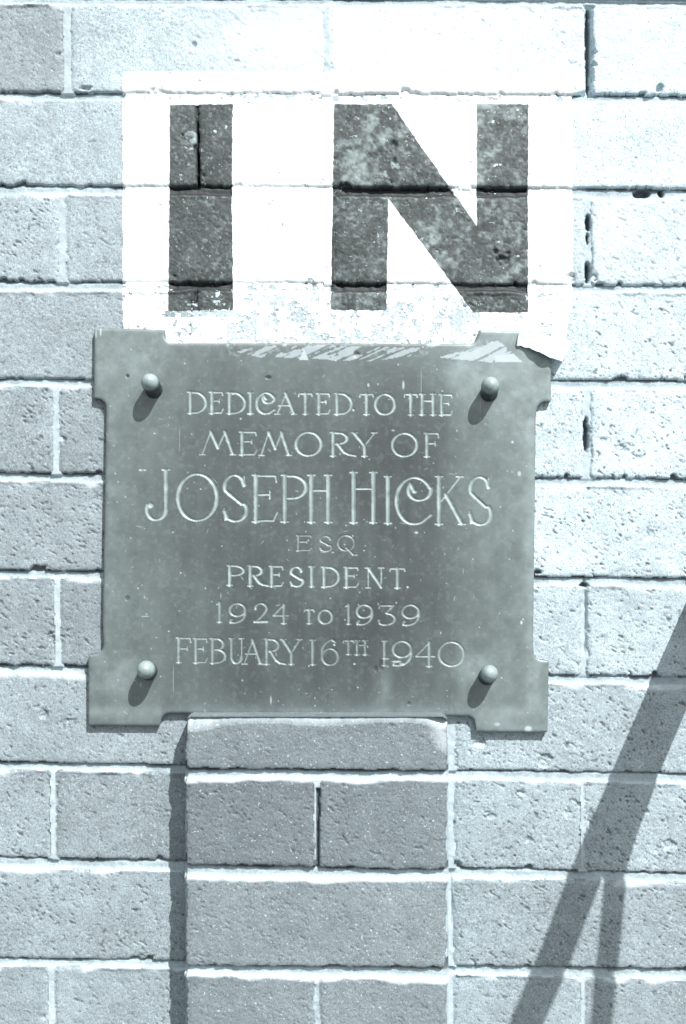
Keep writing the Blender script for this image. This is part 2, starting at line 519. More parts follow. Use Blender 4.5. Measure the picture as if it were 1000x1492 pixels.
for r in range(-4, 24):
    if 0 <= r <= 10:
        vc = sum(ROWS[r]) / 4; spans = [(BR[r][0][0], -1), (BR[r][-1][1], 1)]
    else:
        vc = 72 + 142 * r if r < 0 else 1481 + 142 * (r - 10); spans = None
    if spans:
        e = ROWS[r]
        vl = (e[0] + e[1]) / 2; vr = (e[2] + e[3]) / 2
        for e0, sgn in spans:
            c = e0 + sgn * (10 + 188)
            while -900 < c < 1900:
                plain_brick(c, vl + (vr - vl) * c / 1000)
                c += sgn * 387
    else:
        c = -682 if r % 2 == 0 else -490 - 387 + 188
        while c < 1900:
            plain_brick(c, vc + (c - 500) * .0105)
            c += 387

# ------------------------------------------------------------------ projecting pier under the plaque
PD = .040
PR = [(1047, 1120, 1047, 1124), (1136, 1260, 1137, 1267), (1281, 1407, 1282, 1410), (1422, 1546, 1428, 1552)]   # at x=271 and x=652
PB = [(0, 271, 652, 138, .5), (1, 271, 458, 126, .9), (1, 466, 651, 132, .9), (2, 271, 650, 148, .7), (3, 271, 457, 142, .6), (3, 467, 651, 146, .6)]
pu = np.arange(268, 656.5, 1.6); pv = np.arange(1044, 1554, 1.6)
U2, V2 = np.meshgrid(pu, pv)
def pl(k, r): return PR[r][k] + (PR[r][k + 2] - PR[r][k]) * (U2 - 271) / 381
wb, wc = fbm(U2, V2, 55, 4) - .5, fbm(U2, V2, 11, 14) - .5
H2 = np.full(U2.shape, -6.0)
lip2 = np.zeros(U2.shape); crev2 = np.zeros(U2.shape)
for r in range(4):
    bot = pl(1, r); top = pl(0, r + 1) if r < 3 else bot + 13
    t = (V2 - bot) / (top - bot)
    mm_ = (t > -.6) & (t < 1.5)
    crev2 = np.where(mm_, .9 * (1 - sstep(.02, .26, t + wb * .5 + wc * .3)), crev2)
    H2 = np.where(mm_, -5.6 - 2.0 * (1 - sstep(0, .25, t)) + 5.3 * sstep(.66, 1.03, t + wb * .4) + wc * 1.3 + wb, H2)
    lip2 = np.where(mm_, sstep(.70, .95, t + wb * .4) * (.6 + .9 * fbm(U2, V2, 35, 16)), lip2)
H2 = np.where((U2 > 455) & (U2 < 470) & (((V2 > 1137) & (V2 < 1262)) | (V2 > 1426)), np.where((U2 > 461) & (V2 < 1300) & (V2 > 1148), -6.0, -1.0) + wc * 2, H2)
H2 -= 7 * sstep(3.5, 0, U2 - 269.5 + wb * 3) + 5 * sstep(3, 0, 654.5 - U2 + wb * 3)
ID2 = np.full(U2.shape, -1, int); pit2 = np.zeros(U2.shape); wash2 = np.zeros(U2.shape)
m1, m2, m3 = fbm(U2, V2, 9, 22) - .5, fbm(U2, V2, 30, 28, 2) - .5, fbm(U2, V2, 90, 36) - .5
g1, g2 = vnoise(U2, V2, 3.4, 33) - .5, vnoise(U2, V2, 1.9, 34) - .5
pp, pq = vnoise((U2 * .87 + V2 * .48) / 2.1, -U2 * .48 + V2 * .87, 2.5, 44) * .8 + .2 * vnoise(U2, V2, 14, 46), vnoise(U2, V2, 4.2, 45)
for k, (r, x0, x1, tn, pt) in enumerate(PB):
    t, b = pl(0, r), pl(1, r)
    rad = 7 if r == 0 else 4
    ccu, hu, ccv, hv = (x0 + x1) / 2, (x1 - x0) / 2, (t + b) / 2, (b - t) / 2
    qx, qy = np.abs(U2 - ccu) - hu + rad, np.abs(V2 - ccv) - hv + rad
    d = rad - (np.hypot(np.maximum(qx, 0), np.maximum(qy, 0)) + np.minimum(np.maximum(qx, qy), 0))
    d = d + ((fbm(U2, V2, 22, 55 + k) - .5) * 7.0 + m1 * 2.4) * (sstep(0, 14, V2 - t) if r == 0 else 1)
    m = d > 0
    h = -1.4 * np.exp(-np.maximum(d, 0) / 2.2) * np.where((V2 - t < 8) & (r > 0), .2, 1) + m3 * .8 + m2 * .5 + m1 * .26 + g1 * .38 + g2 * .24
    pk = sstep(.815 - .025 * pt, .86 - .025 * pt, pp) * min(1, pt); pk2 = sstep(.87, .93, pq) * min(1, pt)
    h = h - pk * .9 - pk2 * .6
    if r == 0:
        # worn, rounded upper arris: chipped on the left, rounded off on the right
        dt = V2 - t
        wornw = 5 + 16 * np.exp(-((U2 - 285) / 42) ** 2) + 6 * np.exp(-((U2 - 480) / 60) ** 2) + 11 * np.exp(-((U2 - 640) / 22) ** 2) + m2 * 8
        kk = np.clip(1 - dt / np.maximum(wornw, 3), 0, 1)
        h = h - 10 * kk ** 1.3 - kk * (m1 * 4 + g1 * 2)
        arc = np.clip(1 - np.hypot((U2 - 655) / 34, (V2 - 1046) / 56), 0, 1)
        h = h - 7 * sstep(0, .6, arc)
        wash2 = np.where(m, np.clip(kk * .55 + arc * .5, 0, .6) * (.5 + fbm(U2, V2, 14, 19)), wash2)
    if r > 0: h = np.where((V2 - t < 9) & (H2 > -2.5), H2 + (h - H2) * sstep(0, 5, d + wc * 3), h)
    H2 = np.where(m, h, H2); ID2 = np.where(m, k, ID2); pit2 = np.where(m, pk * .7 + pk2 * .35, pit2)
for r in range(1, 4):
    dtop = V2 - pl(0, r)
    wash2 += .6 * (dtop > -5) * (1 - sstep(0, 4, dtop + wb * 14 - 1))
X2, Y2, Z2 = P(U2, V2, PD)
XYZ2 = np.stack([X2, -PD - H2 / 1000, Z2], -1)
c2 = np.maximum.reduce([ID2[:-1, :-1], ID2[1:, :-1], ID2[:-1, 1:], ID2[1:, 1:]])
top2 = V2[:-1, :-1] < 1047
pit2 = np.where(V2 < pl(0, 0) + 1.0 + m1 * 3, .9, pit2)
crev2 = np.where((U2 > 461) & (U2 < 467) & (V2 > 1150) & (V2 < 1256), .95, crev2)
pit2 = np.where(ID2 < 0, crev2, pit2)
AT2 = {'pit': pit2, 'wash': np.clip(wash2, 0, .85)}
for k, (r, x0, x1, tn, pt) in enumerate(PB):
    o = grid_obj('brick', XYZ2, (c2 == k), MB, wall, .0, AT2)
    o.color = tone(tn)
grid_obj('mortar', XYZ2, (c2 < 0) & ~top2 & (V2[:-1, :-1] > 1090), MM, wall, .0, {'pit': pit2, 'wash': np.clip(lip2, 0, 1)})
wbox('mortar', 274, 649, 1556, VG + 30, PD - .0035, -.0, MM, wall)
pb = box_mesh('brick', -188 * S, 188 * S, -.0, .035, -63 * S, 63 * S, MB, .0018)
for a in ('pit', 'wash'): pb.attributes.new(a, 'FLOAT', 'POINT')
for r in range(11, 24):
    plain_brick(461, 1489 + 142 * (r - 10), PD, pb)

# ------------------------------------------------------------------ sign painted on the wall: white panel with two dark letters
sign = tag(empty('painted_sign', PV(500, 300)), 'white painted rectangle on the bricks with large dark letters IN', 'painted sign')
sign.location = (0, 0, 0)
LI = [(248, 153), (339, 152), (338, 300), (340, 451), (245, 453), (247, 300)]
LN = [(487, 152), (571, 152), (695, 330), (695, 151), (770, 152), (769, 300), (770, 455), (690, 455), (566, 289), (563, 452), (482, 452), (485, 290)]
ew = (fbm(cu, cv, 7, 5) - .5) * 2.0; ew2 = (fbm(cu, cv, 7, 6) - .5) * 2.0
inI, inN = inside_poly(cu, cv, LI), inside_poly(cu, cv, LN)
panel = (cu + ew > 179) & (cu + ew < 835 - 10 * sstep(430, 500, cv)) & (cv + ew2 > 104) & (cv < 512)
mort = cid < 0
Hc = (H[:-1, :-1] + H[1:, 1:]) / 2
pl1 = fbm(cu, cv, 15, 8, 4) * .55 + fbm(cu, cv, 5, 15, 2) * .45
peel = (mort & (pl1 > .60 + .25 * ((cv > 155) & (cv < 400))))
peel |= (cv > 420) & (cu > 330) & (cu < 700) & (pl1 > .545)
peel |= (cv > 452) & (cv < 463) & (cu > 240) & (cu < 345) & (pl1 > .42)
peel |= (cv > 405) & (cv < 500) & (pl1 > .66)
peel |= (cv < 400) & (cv > 100) & (pl1 > .78)
lpeel = ((inI | inN) & (fbm(cu, cv, 7, 10, 3) > .80 - .09 * ((cv > 420) & inI)))
# paint is a skin a quarter of a millimetre thick following the bricks and joints
gy, gx = np.gradient(H / 1000.0)
du = np.gradient(U, axis=1) * S; dv = np.gradient(V, axis=0) * S
nx, nz = -gx / du, gy / dv
nl = np.sqrt(nx * nx + nz * nz + 1)
T = .00030
XYZP = XYZ + np.stack([nx / nl * T, -1 / nl * T, nz / nl * T], -1)
def snap(mask, poly):
    n = np.zeros(U.shape, int)
    for a_, b_ in ((slice(None, -1), slice(None, -1)), (slice(1, None), slice(None, -1)), (slice(None, -1), slice(1, None)), (slice(1, None), slice(1, None))):
        n[a_, b_] += mask
    i_, j_ = np.nonzero((n > 0) & (n < 4))
    d_, px_, py_ = sdf_poly(U[i_, j_], V[i_, j_], poly)
    px_ = px_ + (fbm(px_, py_, 6, 5) - .5) * 2.4; py_ = py_ + (fbm(px_, py_, 6, 6) - .5) * 2.4
    k_ = np.abs(d_) < 2.6
    x_, y_, z_ = P(px_[k_], py_[k_], 0.0)
    XYZP[i_[k_], j_[k_], 0] = x_; XYZP[i_[k_], j_[k_], 2] = z_
snap(inI, LI); snap(inN, LN)
worn = np.clip(sstep(.50, .8, fbm(U, V, 60, 24, 3) * .5 + fbm(U, V, 9, 26, 3) * .5) * .75 * (U > 480) + sstep(.62, .78, fbm(U, V, 5, 25, 3)) * .35, 0, .8)
worn += .8 * (np.hypot((U - 278) / 12, (V - 205) / 14) < 1) * (n1 > -.02) + .7 * (np.hypot((U - 568) / 14, (V - 245) / 14) < 1) * (n1 > .05)
worn = np.where(ID < 0, 0, np.clip(worn, 0, .9))
deep = np.where(ID < 0, .85, 0)
grid_obj('white_panel', XYZP, panel & ~inI & ~inN & ~peel, MW, sign, None)
tag(grid_obj('letter', XYZP, inI & ~lpeel, ML, sign, None, {'worn': worn, 'deep': deep}), 'dark painted letter I')
tag(grid_obj('letter', XYZP, inN & ~lpeel, ML, sign, None, {'worn': worn, 'deep': deep}), 'dark painted letter N')

# ------------------------------------------------------------------ plaque
def fil(cx, cy, r, a0, a1, n=6):
    return [(cx + r * math.cos(math.radians(a0 + (a1 - a0) * k / n)), cy + r * math.sin(math.radians(a0 + (a1 - a0) * k / n))) for k in range(n + 1)]
OUT = [(138, 478), (239, 480)] + fil(253, 487, 13, 180, 90) + [(500, 500)] + fil(684, 488, 13, 90, 0) + [(699, 481), (750, 482), (800, 484), (803, 486), (803, 585)] \
    + fil(796, 599, 14, 270, 180) + [(781, 610), (779, 780), (777, 940)] + fil(791, 949, 13, 180, 90) + [(800, 963), (798, 1067), (694, 1066)] + fil(681, 1055, 12, 0, -90) \
    + [(500, 1042), (257, 1039)] + fil(247, 1051, 12, 270, 180) + [(232, 1058), (129, 1057), (129, 955)] + fil(138, 940, 13, 90, 0) + [(150, 900), (152, 770), (155, 606)] \
    + fil(142, 594, 13, 0, -90) + [(137, 580)]
PT = .0080
a, b = np.arange(126, 806.5, 1.0), np.arange(475, 1070.5, 1.0)
U3, V3 = np.meshgrid(a, b)
d3, cx3, cy3 = sdf_poly(U3, V3, OUT)
cin = ((d3[:-1, :-1] + d3[1:, 1:] + d3[1:, :-1] + d3[:-1, 1:]) / 4) > 0
# pull the rim vertices onto the outline
occ = np.zeros(U3.shape, int)
for sl_ in ((slice(None, -1), slice(None, -1)), (slice(1, None), slice(None, -1)), (slice(None, -1), slice(1, None)), (slice(1, None), slice(1, None))):
    occ[sl_] += cin
rim = (occ > 0) & (occ < 4) & (np.abs(d3) < 1.3)
U3 = np.where(rim, cx3, U3); V3 = np.where(rim, cy3, V3); d3 = np.where(rim, 0, d3)

# --- letter shapes: strokes in a unit box (y down); 'T' thick, 't' thin, 'c' calligraphic curve
def el(cx, cy, rx, ry, a0, a1, n=22):
    return [(cx + rx * math.cos(math.radians(a0 + (a1 - a0) * k / n)), cy + ry * math.sin(math.radians(a0 + (a1 - a0) * k / n))) for k in range(n + 1)]
def stem(x, y0=0, y1=1, wd='T', top=True, bot=True):
    s = [(wd, [(x, y0), (x, y1)])]
    if top: s.append(('s', [(x, y0)]))
    if bot: s.append(('s', [(x, y1)]))
    return s
GL = {
    'I': stem(.5), 'dot': [('d', [(.5, .5)])],
    'D': stem(.14) + [('c', [(.14, .02)] + el(.36, .5, .62, .48, -80, 80) + [(.14, .98)])],
    'E': stem(.16) + [('t', [(.16, .02), (.92, .02), (.95, .15)]), ('t', [(.16, .42), (.68, .42)]), ('t', [(.70, .34), (.70, .5)]), ('t', [(.16, .98), (.84, .98), (.99, .80)])],
    'F': stem(.16) + [('t', [(.16, .02), (.92, .02), (.97, .18)]), ('t', [(.16, .44), (.72, .44)]), ('t', [(.74, .36), (.74, .52)])],
    'C': [('c', [(.97, .80)] + el(.52, .5, .50, .49, 50, 325, 34) + el(.66, .27, .31, .22, -10, 215, 20) + [(.50, .30)]), ('d', [(.53, .30)])],
    'A': [('t', [(.5, .02), (.06, .97)]), ('T', [(.47, .02), (.88, .97)]), ('t', [(.12, .60), (.66, .60)]), ('s', [(.06, 1)]), ('s', [(.90, 1)])],
    'T': stem(.5, 0, 1, 'T', False) + [('t', [(.03, .14), (.06, .02), (.94, .02), (.97, .14)])],
    'O': [('c', el(.5, .5, .48, .49, 0, 360, 44))],
    'H': stem(.12) + stem(.88) + [('t', [(.12, .33), (.88, .33)])],
    'M': [('t', [(.29, .02), (.05, .97)]), ('T', [(.29, .02), (.50, .72)]), ('t', [(.50, .72), (.71, .03)]), ('T', [(.70, .02), (.93, .97)]), ('s', [(.05, 1)]), ('s', [(.94, 1)])],
    'R': stem(.1) + [('c', [(.1, .02)] + el(.32, .25, .33, .23, -80, 90) + [(.18, .5)]), ('c', [(.28, .48), (.40, .66), (.55, .85), (.72, .95), (1, 1.0)])],
    'Y': [('T', [(.05, .03), (.50, .56)]), ('t', [(.95, .02), (.50, .56)]), ('T', [(.5, .55), (.5, 1)]), ('s', [(.5, 1)]), ('s', [(.06, .01)]), ('s', [(.94, .01)])],
    'J': [('T', [(.86, .02), (.86, .80)]), ('s', [(.86, 0)]), ('c', el(.45, .78, .41, .21, 0, 185, 18) + [(.07, .70)]), ('D', [(.20, .70)])],
    'S': [('c', [(.86, .22)] + el(.48, .25, .40, .24, -15, -200, 16)[2:] + [(.28, .42), (.52, .52), (.75, .62)] + el(.52, .76, .44, .23, -35, 120, 16) + [(.18, .93), (.07, .78)]), ('t', [(.87, .04), (.88, .24)]), ('t', [(.06, .72), (.10, .96)])],
    'P': stem(.12) + [('c', [(.12, .02)] + el(.42, .26, .55, .24, -85, 90) + [(.12, .5)])],
    'K': stem(.12) + [('t', [(.84, .02), (.2, .52)]), ('T', [(.36, .38), (.90, .98)]), ('s', [(.92, 1)]), ('s', [(.84, 0)])],
    'Q': [('c', el(.42, .38, .42, .38, 0, 360, 40)), ('c', [(.42, .62), (.62, .80), (.78, .96), (1, .97)])],
    'N': [('t', [(.07, .02), (.07, 1)]), ('T', [(.07, .02), (.95, .98)]), ('t', [(.95, 1), (.95, 0)]), ('s', [(.07, 1)]), ('s', [(.95, 0)]), ('s', [(.03, .01)])],
    'B': stem(.12) + [('c', [(.12, .02)] + el(.40, .24, .42, .22, -85, 90) + [(.14, .46)]), ('c', [(.14, .46)] + el(.42, .72, .54, .26, -85, 90) + [(.12, .98)])],
    'U': [('T', [(.12, .02), (.12, .7)]), ('c', el(.52, .72, .40, .27, 180, 0, 16)), ('t', [(.92, .72), (.92, .02)]), ('s', [(.12, 0)]), ('s', [(.92, 0)])],
    '1': [('T', [(.6, .02), (.6, 1)]), ('t', [(.05, .12), (.6, .02)]), ('s', [(.6, 1)])],
    '9': [('c', el(.5, .33, .46, .32, 0, 360, 36)), ('c', el(.30, .48, .67, .51, -15, 110, 18) + [(.10, .86)]), ('d', [(.14, .82)])],
    '6': [('c', el(.5, .67, .46, .32, 0, 360, 36)), ('c', [(.04, .66)] + el(.72, .50, .69, .50, 170, 262, 16) + [(.80, .10)]), ('d', [(.74, .17)])],
    '2': [('c', [(.14, .28)] + el(.52, .27, .40, .26, 190, 385, 20) + [(.70, .58), (.40, .80), (.06, .95)]), ('T', [(.06, .95), (.97, .95)]), ('d', [(.15, .27)])],
    '4': [('t', [(.70, .03), (.03, .60), (.98, .60)]), ('T', [(.70, .02), (.70, 1)]), ('s', [(.70, 1)])],
    '3': [('t', [(.08, .14), (.12, .03), (.90, .03), (.46, .40)]), ('c', [(.46, .40)] + el(.44, .70, .52, .29, -80, 130, 24) + [(.06, .76)]), ('d', [(.10, .74)])],
}
# letters: glyph, x0, y0, x1, y1, thick, thin
TXT = []
def line(items, th, tn):
    for it in items: TXT.append(tuple(it) + (th, tn))
line([('D', 274, 571, 301, 602), ('E', 306, 571, 326, 602), ('D', 331, 572, 358, 602.5), ('I', 362, 572, 369, 602.5), ('C', 374, 572, 401, 603), ('A', 403, 572, 432, 603),
      ('T', 435, 573, 456, 603), ('E', 462, 573, 481.5, 603), ('D', 488, 573, 513, 603.5), ('dot', 514, 595, 517, 598), ('T', 524, 574, 545, 603.5), ('O', 547, 574, 576, 604),
      ('T', 589, 574, 609, 604), ('H', 613, 574, 634, 604), ('E', 641, 574.5, 660, 604.5)], 4.6, 1.9)
line([('M', 293, 628, 343, 662), ('E', 349, 629, 375, 662.5), ('M', 379, 629, 424, 663), ('O', 431, 629.5, 469, 664), ('R', 482, 630, 519, 664), ('Y', 515, 630, 548, 664.5),
      ('O', 571.5, 631, 608.5, 665), ('F', 619, 631, 640, 665)], 4.8, 1.9)
line([('J', 213, 684, 247, 758), ('O', 258.5, 690, 317.5, 759), ('S', 325, 691.5, 361, 760), ('E', 367, 692, 405, 760), ('P', 411, 692, 447.5, 760), ('H', 450, 692, 482.5, 760.5),
      ('H', 511, 688, 549, 761), ('I', 560, 694, 571, 762), ('C', 577, 695, 630, 764), ('K', 635, 694, 677, 763.5), ('S', 683, 694, 717, 765)], 6.2, 2.4)
line([('E', 431, 780, 455, 802), ('S', 466, 781, 484, 803), ('Q', 493, 780, 521, 809), ('dot', 529, 799, 533, 803)], 3.2, 1.6)
line([('P', 332, 824, 356, 852.5), ('R', 362, 824.5, 392, 853.5), ('E', 393, 825, 413.5, 854), ('S', 423, 826, 442.5, 854.5), ('I', 451, 825.5, 458, 854.5), ('D', 469, 826, 494.5, 855),
      ('E', 502, 826.5, 523, 855.5), ('N', 535.5, 827, 557, 856), ('T', 568, 828, 591, 856.5), ('dot', 592.5, 852, 597, 857)], 4.6, 1.8)
line([('1', 316, 877, 323.5, 906), ('9', 334.5, 879, 358.5, 907.5), ('2', 370, 879, 390.5, 907), ('4', 398, 880, 421, 908), ('T', 443.5, 888, 458.5, 908), ('O', 464.5, 888.5, 484.5, 908.5),
      ('1', 503.5, 880, 511.5, 909), ('9', 519.5, 881, 543.5, 910), ('3', 551, 881.5, 576.5, 910.5), ('9', 586, 881, 611.5, 911)], 4.2, 2.0)
line([('F', 257.5, 929, 279, 965), ('E', 282.5, 930, 303, 965.5), ('B', 307.5, 930, 329.5, 966), ('U', 335.5, 930, 354, 966.5), ('A', 355, 931, 383, 967), ('R', 386, 931, 417, 967.5),
      ('Y', 411.5, 931, 438.5, 967.5), ('I', 452.5, 932.5, 459.5, 968), ('6', 469, 932, 494, 969), ('T', 500, 933, 516.5, 953), ('H', 519, 933, 534.5, 953.5), ('dot', 515, 964.5, 519, 968.5),
      ('I', 556.5, 934, 564.5, 969.5), ('9', 572, 934, 600.5, 970), ('4', 605.5, 935, 634.5, 970.5), ('O', 639.5, 935, 677, 970.5)], 4.4, 1.9)

H3 = np.zeros(U3.shape)
LID = np.full(U3.shape, -1, int)
ENG = np.zeros(U3.shape)
nr3, nc3 = U3.shape
jit = np.random.RandomState(3)
for k, (gch, x0, y0, x1, y1, th, tn) in enumerate(TXT):
    pad = 6
    i0, i1 = int(y0 - pad - 475), int(y1 + pad - 475); j0, j1 = int(x0 - pad - 126), int(x1 + pad - 126)
    sl_ = (slice(i0, i1), slice(j0, j1))
    u, v = U3[sl_], V3[sl_]
    best = np.full(u.shape, -9.0)                       # half width minus distance
    def seg(p, q, ha, hb):
        global best
        dx, dy = q[0] - p[0], q[1] - p[1]
        t = np.clip(((u - p[0]) * dx + (v - p[1]) * dy) / (dx * dx + dy * dy + 1e-9), 0, 1)
        best = np.maximum(best, ha + (hb - ha) * t - np.hypot(u - p[0] - t * dx, v - p[1] - t * dy))
    for kind, pts in GL[gch]:
        pp_ = [(x0 + a_ * (x1 - x0), y0 + b_ * (y1 - y0)) for a_, b_ in pts]
        if kind == 'd': seg(pp_[0], (pp_[0][0] + .01, pp_[0][1]), max(th * .45, 1.7), max(th * .45, 1.7))
        elif kind == 'D': seg(pp_[0], (pp_[0][0] + .01, pp_[0][1]), th * .72, th * .72)
        elif kind == 's':
            x, y = pp_[0]; seg((x - th * .85, y), (x + th * .85, y), tn * .45, tn * .45)
        elif kind == 'c':
            for p, q in zip(pp_[:-1], pp_[1:]):
                L = math.hypot(q[0] - p[0], q[1] - p[1]) + 1e-9
                f = ((q[1] - p[1]) / L) ** 2
                if (q[0] - p[0]) * (q[1] - p[1]) > 0: f = min(1, f * 1.3 + .25)
                hw = (tn + (th - tn) * f * .85) / 2
                seg(p, q, hw, hw)
        else:
            hw = (th if kind == 'T' else tn) / 2
            for p, q in zip(pp_[:-1], pp_[1:]): seg(p, q, hw, hw * (.92 if kind == 'T' else 1))
    best = best + (vnoise(u, v, 4, 60) - .5) * .5
    dep = np.clip(best + .25, 0, 2.4) * .55
    H3[sl_] -= dep
    fade = .46 if 775 < y0 < 812 or gch in 'TH' and y0 == 933 or gch == '6' else (.64 if y0 > 870 else .92)
    e = fade * sstep(-.55, .55, best) * (.55 + .45 * vnoise(u, v, 9, 61))
    ENG[sl_] = np.maximum(ENG[sl_], e)
    LID[sl_] = np.where(best > -.5, k, LID[sl_])
# rounded rim, slight hammering, dents and spilt paint
H3 += (fbm(U3, V3, 70, 62) - .5) * .5 + (fbm(U3, V3, 18, 63) - .5) * .06 + (vnoise(U3, V3, 2.5, 1) - .5) * .03
H3 -= 1.0 * np.exp(-np.maximum(d3, 0) / 1.5)
smear = np.zeros(U3.shape)
streak = vnoise((U3 + V3 * 2.2), V3 * .35, 5, 2) * .6 + fbm(U3, V3, 12, 7) * .5
S1 = [(345, 513), (372, 505), (470, 503), (613, 507), (600, 517), (545, 527), (495, 526), (452, 522), (380, 521)]
S2 = [(640, 521), (690, 507), (725, 495), (729, 499), (746, 512), (761, 527), (716, 528), (690, 526)]
en = (fbm(U3, V3, 6, 8) - .5) * 6
smear = np.where(inside_poly(U3 + en, V3 + en * .5, S1) & (streak > .57), .50, 0)
smear = np.maximum(smear, np.where(inside_poly(U3 + en, V3 + en * .5, S2) & (streak > .46), .58, 0))
smear = np.maximum(smear, np.where(inside_poly(U3, V3, [(443, 507), (450, 525), (436, 525)]) | inside_poly(U3 + en * .2, V3, [(722, 519), (748, 515), (761, 527), (722, 528)]), .72, 0))
smear = np.maximum(smear, .35 * (V3 < 520) * sstep(.62, .8, fbm(U3, V3, 14, 20)) * (U3 > 330))
rs = np.random.RandomState(8)
def dab(cx, cy, rx, ry, rot, val, depth=0.0, arr=None):
    global H3
    R = max(rx, ry) + 3
    i0, i1, j0, j1 = [int(x) for x in (max(cy - R - 475, 0), cy + R - 475, max(cx - R - 126, 0), cx + R - 126)]
    sl_ = (slice(i0, i1), slice(j0, j1))
    u, v = U3[sl_] - cx, V3[sl_] - cy
    c_, s_ = math.cos(rot), math.sin(rot)
    k = 1 - sstep(.5, 1.2, np.hypot((u * c_ + v * s_) / rx, (-u * s_ + v * c_) / ry))
    arr[sl_] = np.maximum(arr[sl_], k * val)
    if depth: H3[sl_] -= k * depth
for _ in range(230):
    x, y = rs.uniform(150, 785), rs.uniform(500, 1040)
    dab(x, y, rs.uniform(.6, 1.5), rs.uniform(.6, 1.7), 0, rs.uniform(.25, .8), .06, smear)
for _ in range(60):
    x, y = rs.uniform(150, 785), rs.uniform(490, 1050)
    dab(x, y, rs.uniform(2, 6), rs.uniform(.5, .8), rs.uniform(-1.6, 1.6), rs.uniform(.2, .5), .05, smear)
for (x, y, rx, ry, a_) in [(140, 486, 1.2, 8, .8), (147, 484, 1.2, 6, .8), (588, 561, 1.6, 7, .7), (537, 561, 1.6, 3, .7), (205, 685, 3, 1.4, .8), (211, 685, 3, 1.2, .7), (760, 907, 2, 3, .9), (747, 644, 2, 2, .8),
                           (757, 690, 3, 4, .6), (607, 776, 3, 2, .7), (212, 898, 6, .9, .6), (395, 1020, 1.2, 7, .6), (562, 960, 6, 1.2, .7), (578, 964, 8, 1.4, .8), (586, 968, 5, 2, .7),
                           (520, 945, 1, 5, .4), (253, 990, .7, 22, .35), (322, 868, 1, 4, .5), (573, 627, 3, 1.3, .5), (770, 1062, 6, 5, .8), (700, 590, 1.2, 14, .2), (725, 1055, 5, 3, .5), (614, 561, .7, 26, .3), (262, 640, .7, 18, .3)]:
    dab(x, y, rx, ry, 0, a_, .06, smear)
dark = np.zeros(U3.shape); pat_sheen = np.zeros(U3.shape)
for (x, y, rx, ry, a_) in [(556, 969, 5, 9, .75), (391, 550, 5, 3, .9), (596, 1025, 3, 3, .6), (520, 517, 5, 5, .7), (548, 975, 3, 5, .4), (186, 548, 3, 3, .9), (186, 872, 4, 4, .5)]:
    dab(x, y, rx, ry, 0, a_, .5, dark)
pn3 = fbm(U3, V3, 16, 64, 4)  # tarnish patches plus a painted sheen, lighter towards right and top
pat_sheen = np.clip(.55 * np.exp(-((U3 - 700) / 55) ** 2 - ((V3 - 545) / 40) ** 2) + .45 * np.exp(-((U3 - 180) / 30) ** 2 - ((V3 - 985) / 28) ** 2) + .35 * np.exp(-((U3 - 195) / 35) ** 2 - ((V3 - 530) / 28) ** 2)
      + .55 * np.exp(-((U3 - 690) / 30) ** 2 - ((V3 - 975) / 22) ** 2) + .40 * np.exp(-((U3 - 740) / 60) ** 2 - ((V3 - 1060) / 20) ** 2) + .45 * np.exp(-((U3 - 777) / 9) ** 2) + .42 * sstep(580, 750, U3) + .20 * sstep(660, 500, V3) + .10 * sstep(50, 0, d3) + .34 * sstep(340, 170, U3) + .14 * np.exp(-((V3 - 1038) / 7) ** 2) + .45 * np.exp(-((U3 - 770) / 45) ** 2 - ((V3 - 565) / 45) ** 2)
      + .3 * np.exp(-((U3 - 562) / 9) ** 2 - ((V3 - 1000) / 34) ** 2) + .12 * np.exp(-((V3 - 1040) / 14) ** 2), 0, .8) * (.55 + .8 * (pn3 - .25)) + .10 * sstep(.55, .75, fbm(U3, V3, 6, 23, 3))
X3, Y3, Z3 = P(U3, V3, PT)
XYZ3 = np.stack([X3, -PT - H3 / 1000, Z3], -1)
AT3 = {'engraved': ENG, 'smear': np.clip(smear, 0, 1), 'dark': dark, 'patina_sheen': np.clip(pat_sheen, 0, .8)}
plaque = tag(empty('memorial_plaque', (0, 0, 0)), 'weathered bronze memorial plaque with engraved dedication and four corner bolts', 'plaque')
cl = np.maximum.reduce([LID[:-1, :-1], LID[1:, 1:], LID[1:, :-1], LID[:-1, 1:]])
cl = np.where(cin, cl, -2)
# the plate keeps its own rim; the letters are the cut grooves in it
def plate():
    o = grid_obj('plate', XYZ3, cl == -1, MP, plaque, None, AT3)
    rimo = []
    n = len(OUT)
    v = []; f = []
    for (x, y) in OUT:
        p = PV(x, y, PT); v.append((p.x, -PT + .0009, p.z)); v.append((p.x, -.0004, p.z))
    for k in range(n):
        l = (k + 1) % n
        f.append((2 * l, 2 * k, 2 * k + 1, 2 * l + 1))
    f.append(tuple(2 * k + 1 for k in range(n)))
    me = bpy.data.meshes.new('rim'); me.from_pydata(v, [], f); me.update(); me.materials.append(MP)
    for a_ in AT3: me.attributes.new(a_, 'FLOAT', 'POINT')
    link(bpy.data.objects.new('rim', me), plaque)
plate()
for k, t_ in enumerate(TXT):
    nm = 'full_stop' if t_[0] == 'dot' else ('numeral' if t_[0] in '1234690' else 'letter')
    grid_obj(nm, XYZ3, cl == k, MP, plaque, None, AT3)

